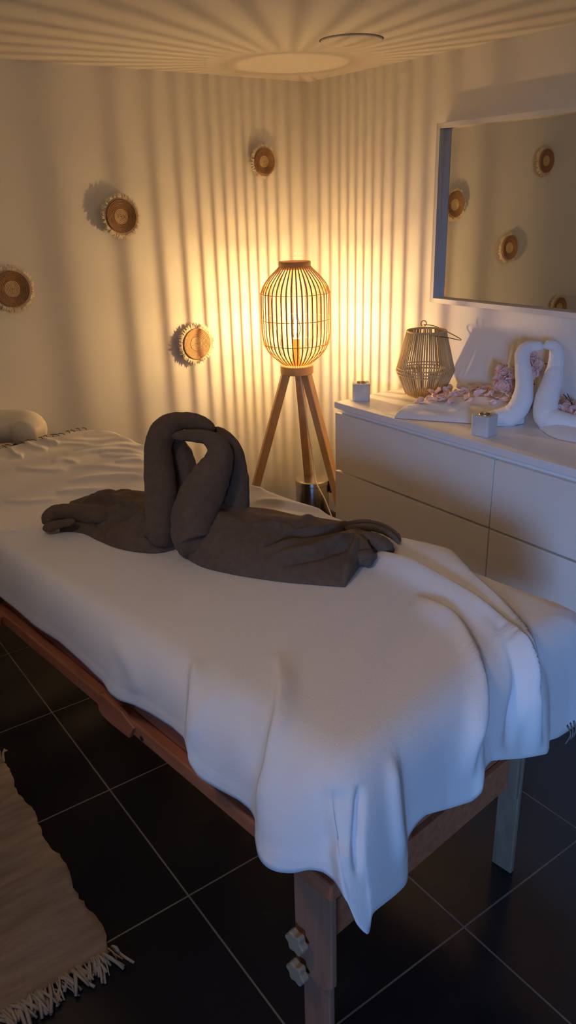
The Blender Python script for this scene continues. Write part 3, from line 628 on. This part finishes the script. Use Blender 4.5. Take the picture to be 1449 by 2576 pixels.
gwr = mound(mb, [(1356, 1078), (1385, 1097), (1420, 1108), (1470, 1116), (1530, 1128), (1600, 1150)], [(1385, 1024), (1420, 1022), (1460, 1026), (1510, 1034), (1570, 1050), (1640, 1075)], lambda b: .050-.030*b, WZ, 50, 26, rough=.003, seed=11)
mb.build('body', M['white'], ws2)

# loose petals, each lying on the towels or the chest
def petal_mesh(r, curl, seed):
    q = np.random.default_rng(seed); m_ = MB(); n = 10; v = [(0, 0, 0)]; f = []
    for ring in (1, 2, 3):
        for k in range(n):
            a = 2*PI*k/n; rr = r*ring/3*(1+.15*math.sin(2*a+seed)+.06*q.uniform(-1, 1)); v.append((rr*math.cos(a), rr*.85*math.sin(a), curl*(ring/3)**2*r*(1+.5*math.sin(3*a+seed))))
    f += [(0, 1+k, 1+(k+1) % n) for k in range(n)]
    for g in range(2): f += [(1+g*n+k, 1+(g+1)*n+k, 1+(g+1)*n+(k+1) % n, 1+g*n+(k+1) % n) for k in range(n)]
    m_.add(v, f); return m_
protos = []
for k in range(3):
    o = petal_mesh(.019, .45, k).build('petal', M['pink'], None, solid=.0008); tag(o, 'loose pink petal on the left white towel swan', 'petal', 'pink petals on the left white swan'); protos.append(o)
def scatter(Gm, n, b0, b1, a0, a1, label, group, first):
    nb, na = Gm.shape[:2]
    for k in range(n):
        i = int(random.uniform(b0, b1)*(nb-1)); j = int(random.uniform(a0, a1)*(na-1)); p = Gm[i, j]
        if first and k < 3: o = protos[k]
        else: o = protos[k % 3].copy(); C.objects.link(o)
        o['label'] = label; o['group'] = group
        o.location = (p[0], p[1], p[2]+.006+random.uniform(0, .008)); o.rotation_euler = (random.uniform(-.7, .7), random.uniform(-.7, .7), random.uniform(0, 6.3)); sc = random.uniform(.75, 1.15); o.scale = (sc, sc, sc)
scatter(gwl, 72, .12, .92, .22, .85, 'loose pink petal on the left white towel swan', 'pink petals on the left white swan', True)
scatter(gwr, 26, .12, .8, .3, .9, 'loose pink petal on the right white towel swan', 'pink petals on the right white swan', False)
# blossoms behind the necks
def blossom(label, x, y, d, n, r, spread, m):
    c = atd(x, y, d); c[2] = max(c[2], DZ+.03); c[1] = min(c[1], Y1-.10)
    o = MB(); q = np.random.default_rng(int(x))
    for k in range(n):
        dirv = q.normal(size=3); dirv[2] = abs(dirv[2])*.8; dirv /= np.linalg.norm(dirv); p = c+dirv*np.array(spread)*q.uniform(.35, 1)
        z_ = dirv+q.normal(size=3)*.5; z_ /= np.linalg.norm(z_); x_ = np.cross(z_, [.3, .5, .8]); x_ /= np.linalg.norm(x_); y_ = np.cross(z_, x_)
        pm = petal_mesh(r*q.uniform(.8, 1.2), .5, k)
        o.add([p+x_*a+y_*b+z_*e for a, b, e in pm.v], pm.f)
    t = thing('fabric_blossom', label, 'artificial flower', (c[0], c[1], DZ), None)
    o.build('petals', m, t, solid=.0008)
    s_ = MB(); s_.tube(spline([np.array([c[0], c[1], DZ+.002]), c*.5+np.array([c[0]+.01, c[1], DZ])*.5, c+Z*.04], 8), .002, 6)
    for k in range(3):
        e = q.normal(size=3)*.022; e[2] = abs(e[2]); s_.tube([c+Z*.035, c+e*.8+Z*.02, c+e*1.9], .0013, 5)
    s_.build('stem', M['twig'], t)
blossom('pink fabric blossom standing left of the white swan necks', 1276, 972, 2.80, 60, .022, (.035, .035, .075), M['pinkd'])
blossom('dusty pink fabric blossom showing between the two white swan necks', 1362, 935, 2.80, 60, .022, (.035, .035, .085), M['pinkd'])
blossom('pink fabric blossom on the back of the right white swan', 1440, 1040, 2.66, 34, .022, (.045, .04, .03), M['pinkd'])

# ------------------------------------------------------------------ rug
rg = thing('rug', 'cream woven rag rug with a shaggy fringe on the dark tiles', 'rug', (-1.62, 0, 0))
rx0, rx1, ry0, ry1 = -2.02, -1.235, -.55, .376
n1, n2 = 60, 70; Gr = np.zeros((n1, n2, 3))
for i in range(n1):
    for j in range(n2):
        u, w_ = i/(n1-1), j/(n2-1); x = rx0+(rx1-rx0)*u; y = ry0+(ry1-ry0)*w_
        if i in (0, n1-1): x += random.uniform(-.006, .006)
        if j in (0, n2-1): y += .006*math.sin(23*u)+random.uniform(-.003, .003)
        Gr[i, j] = (x, y, .009+.0022*math.sin(36*u+3*math.sin(6*w_))+.0015*math.sin(60*w_))
MB().grid(Gr).build('woven_field', M['rug'], rg, solid=.007)
for nm, xe, sg in (('fringe', rx1, 1), ('fringe', rx0, -1)):
    f = MB()
    for k in range(330):
        y = random.uniform(ry0, ry1+.004); ln = random.uniform(.02, .062); dy = random.uniform(-.03, .03)
        pts = [(xe-sg*.01, y, .008), (xe+sg*ln*.5, y+dy*.4, .008+random.uniform(0, .016)), (xe+sg*ln, y+dy, .003+random.uniform(0, .008))]
        f.tube(spline(pts, 5), random.uniform(.0016, .0048), 4)
    f.build(nm, M['rugf'], rg)

# ------------------------------------------------------------------ light
def area(name, loc, target, sx, sy, power, col, spread=180):
    l = bpy.data.lights.new(name, 'AREA'); l.shape = 'RECTANGLE'; l.size = sx; l.size_y = sy; l.energy = power; l.color = col; l.spread = math.radians(spread)
    o = bpy.data.objects.new(name, l); C.objects.link(o); o.location = loc
    o.rotation_euler = (Vector(target)-Vector(loc)).to_track_quat('-Z', 'Y').to_euler(); return o
area('window_daylight', (X1-.01, (WY0+WY1)/2, (WZ0+WZ1)/2), (-.9, 1.9, .30), WY1-WY0, WZ1-WZ0, 6.3, (.22, .45, 1.0), 30)
# fill light added out of view, shaped as a glowing warm globe
cl = thing('fill_globe', 'added warm fill globe behind the camera, out of view', 'fill light', (-.85, -.15, ZC))
MB().lathe([(0, -.012), (.06, -.012), (.06, 0)], (-.85, -.15, ZC), 32).build('base', M['plate'], cl, auto=40)
MB().lathe([(.0005, -.20), (.05, -.188), (.083, -.155), (.095, -.112), (.083, -.066), (.05, -.03), (.045, -.012)], (-.85, -.15, ZC), 32).build('globe', M['globe'], cl)
w = bpy.data.worlds.new('dusk'); bpy.context.scene.world = w; w.use_nodes = True
w.node_tree.nodes['Background'].inputs[0].default_value = (.30, .45, .9, 1); w.node_tree.nodes['Background'].inputs[1].default_value = .1

sc = bpy.context.scene
sc.view_settings.view_transform = 'Standard'; sc.view_settings.look = 'None'; sc.view_settings.exposure = .25; sc.view_settings.gamma = 1
sc.view_settings.use_curve_mapping = False
sc.cycles.max_bounces = 8; sc.cycles.diffuse_bounces = 5; sc.cycles.glossy_bounces = 5; sc.cycles.transparent_max_bounces = 12
sc.cycles.sample_clamp_indirect = 6; sc.cycles.caustics_reflective = False; sc.cycles.caustics_refractive = False
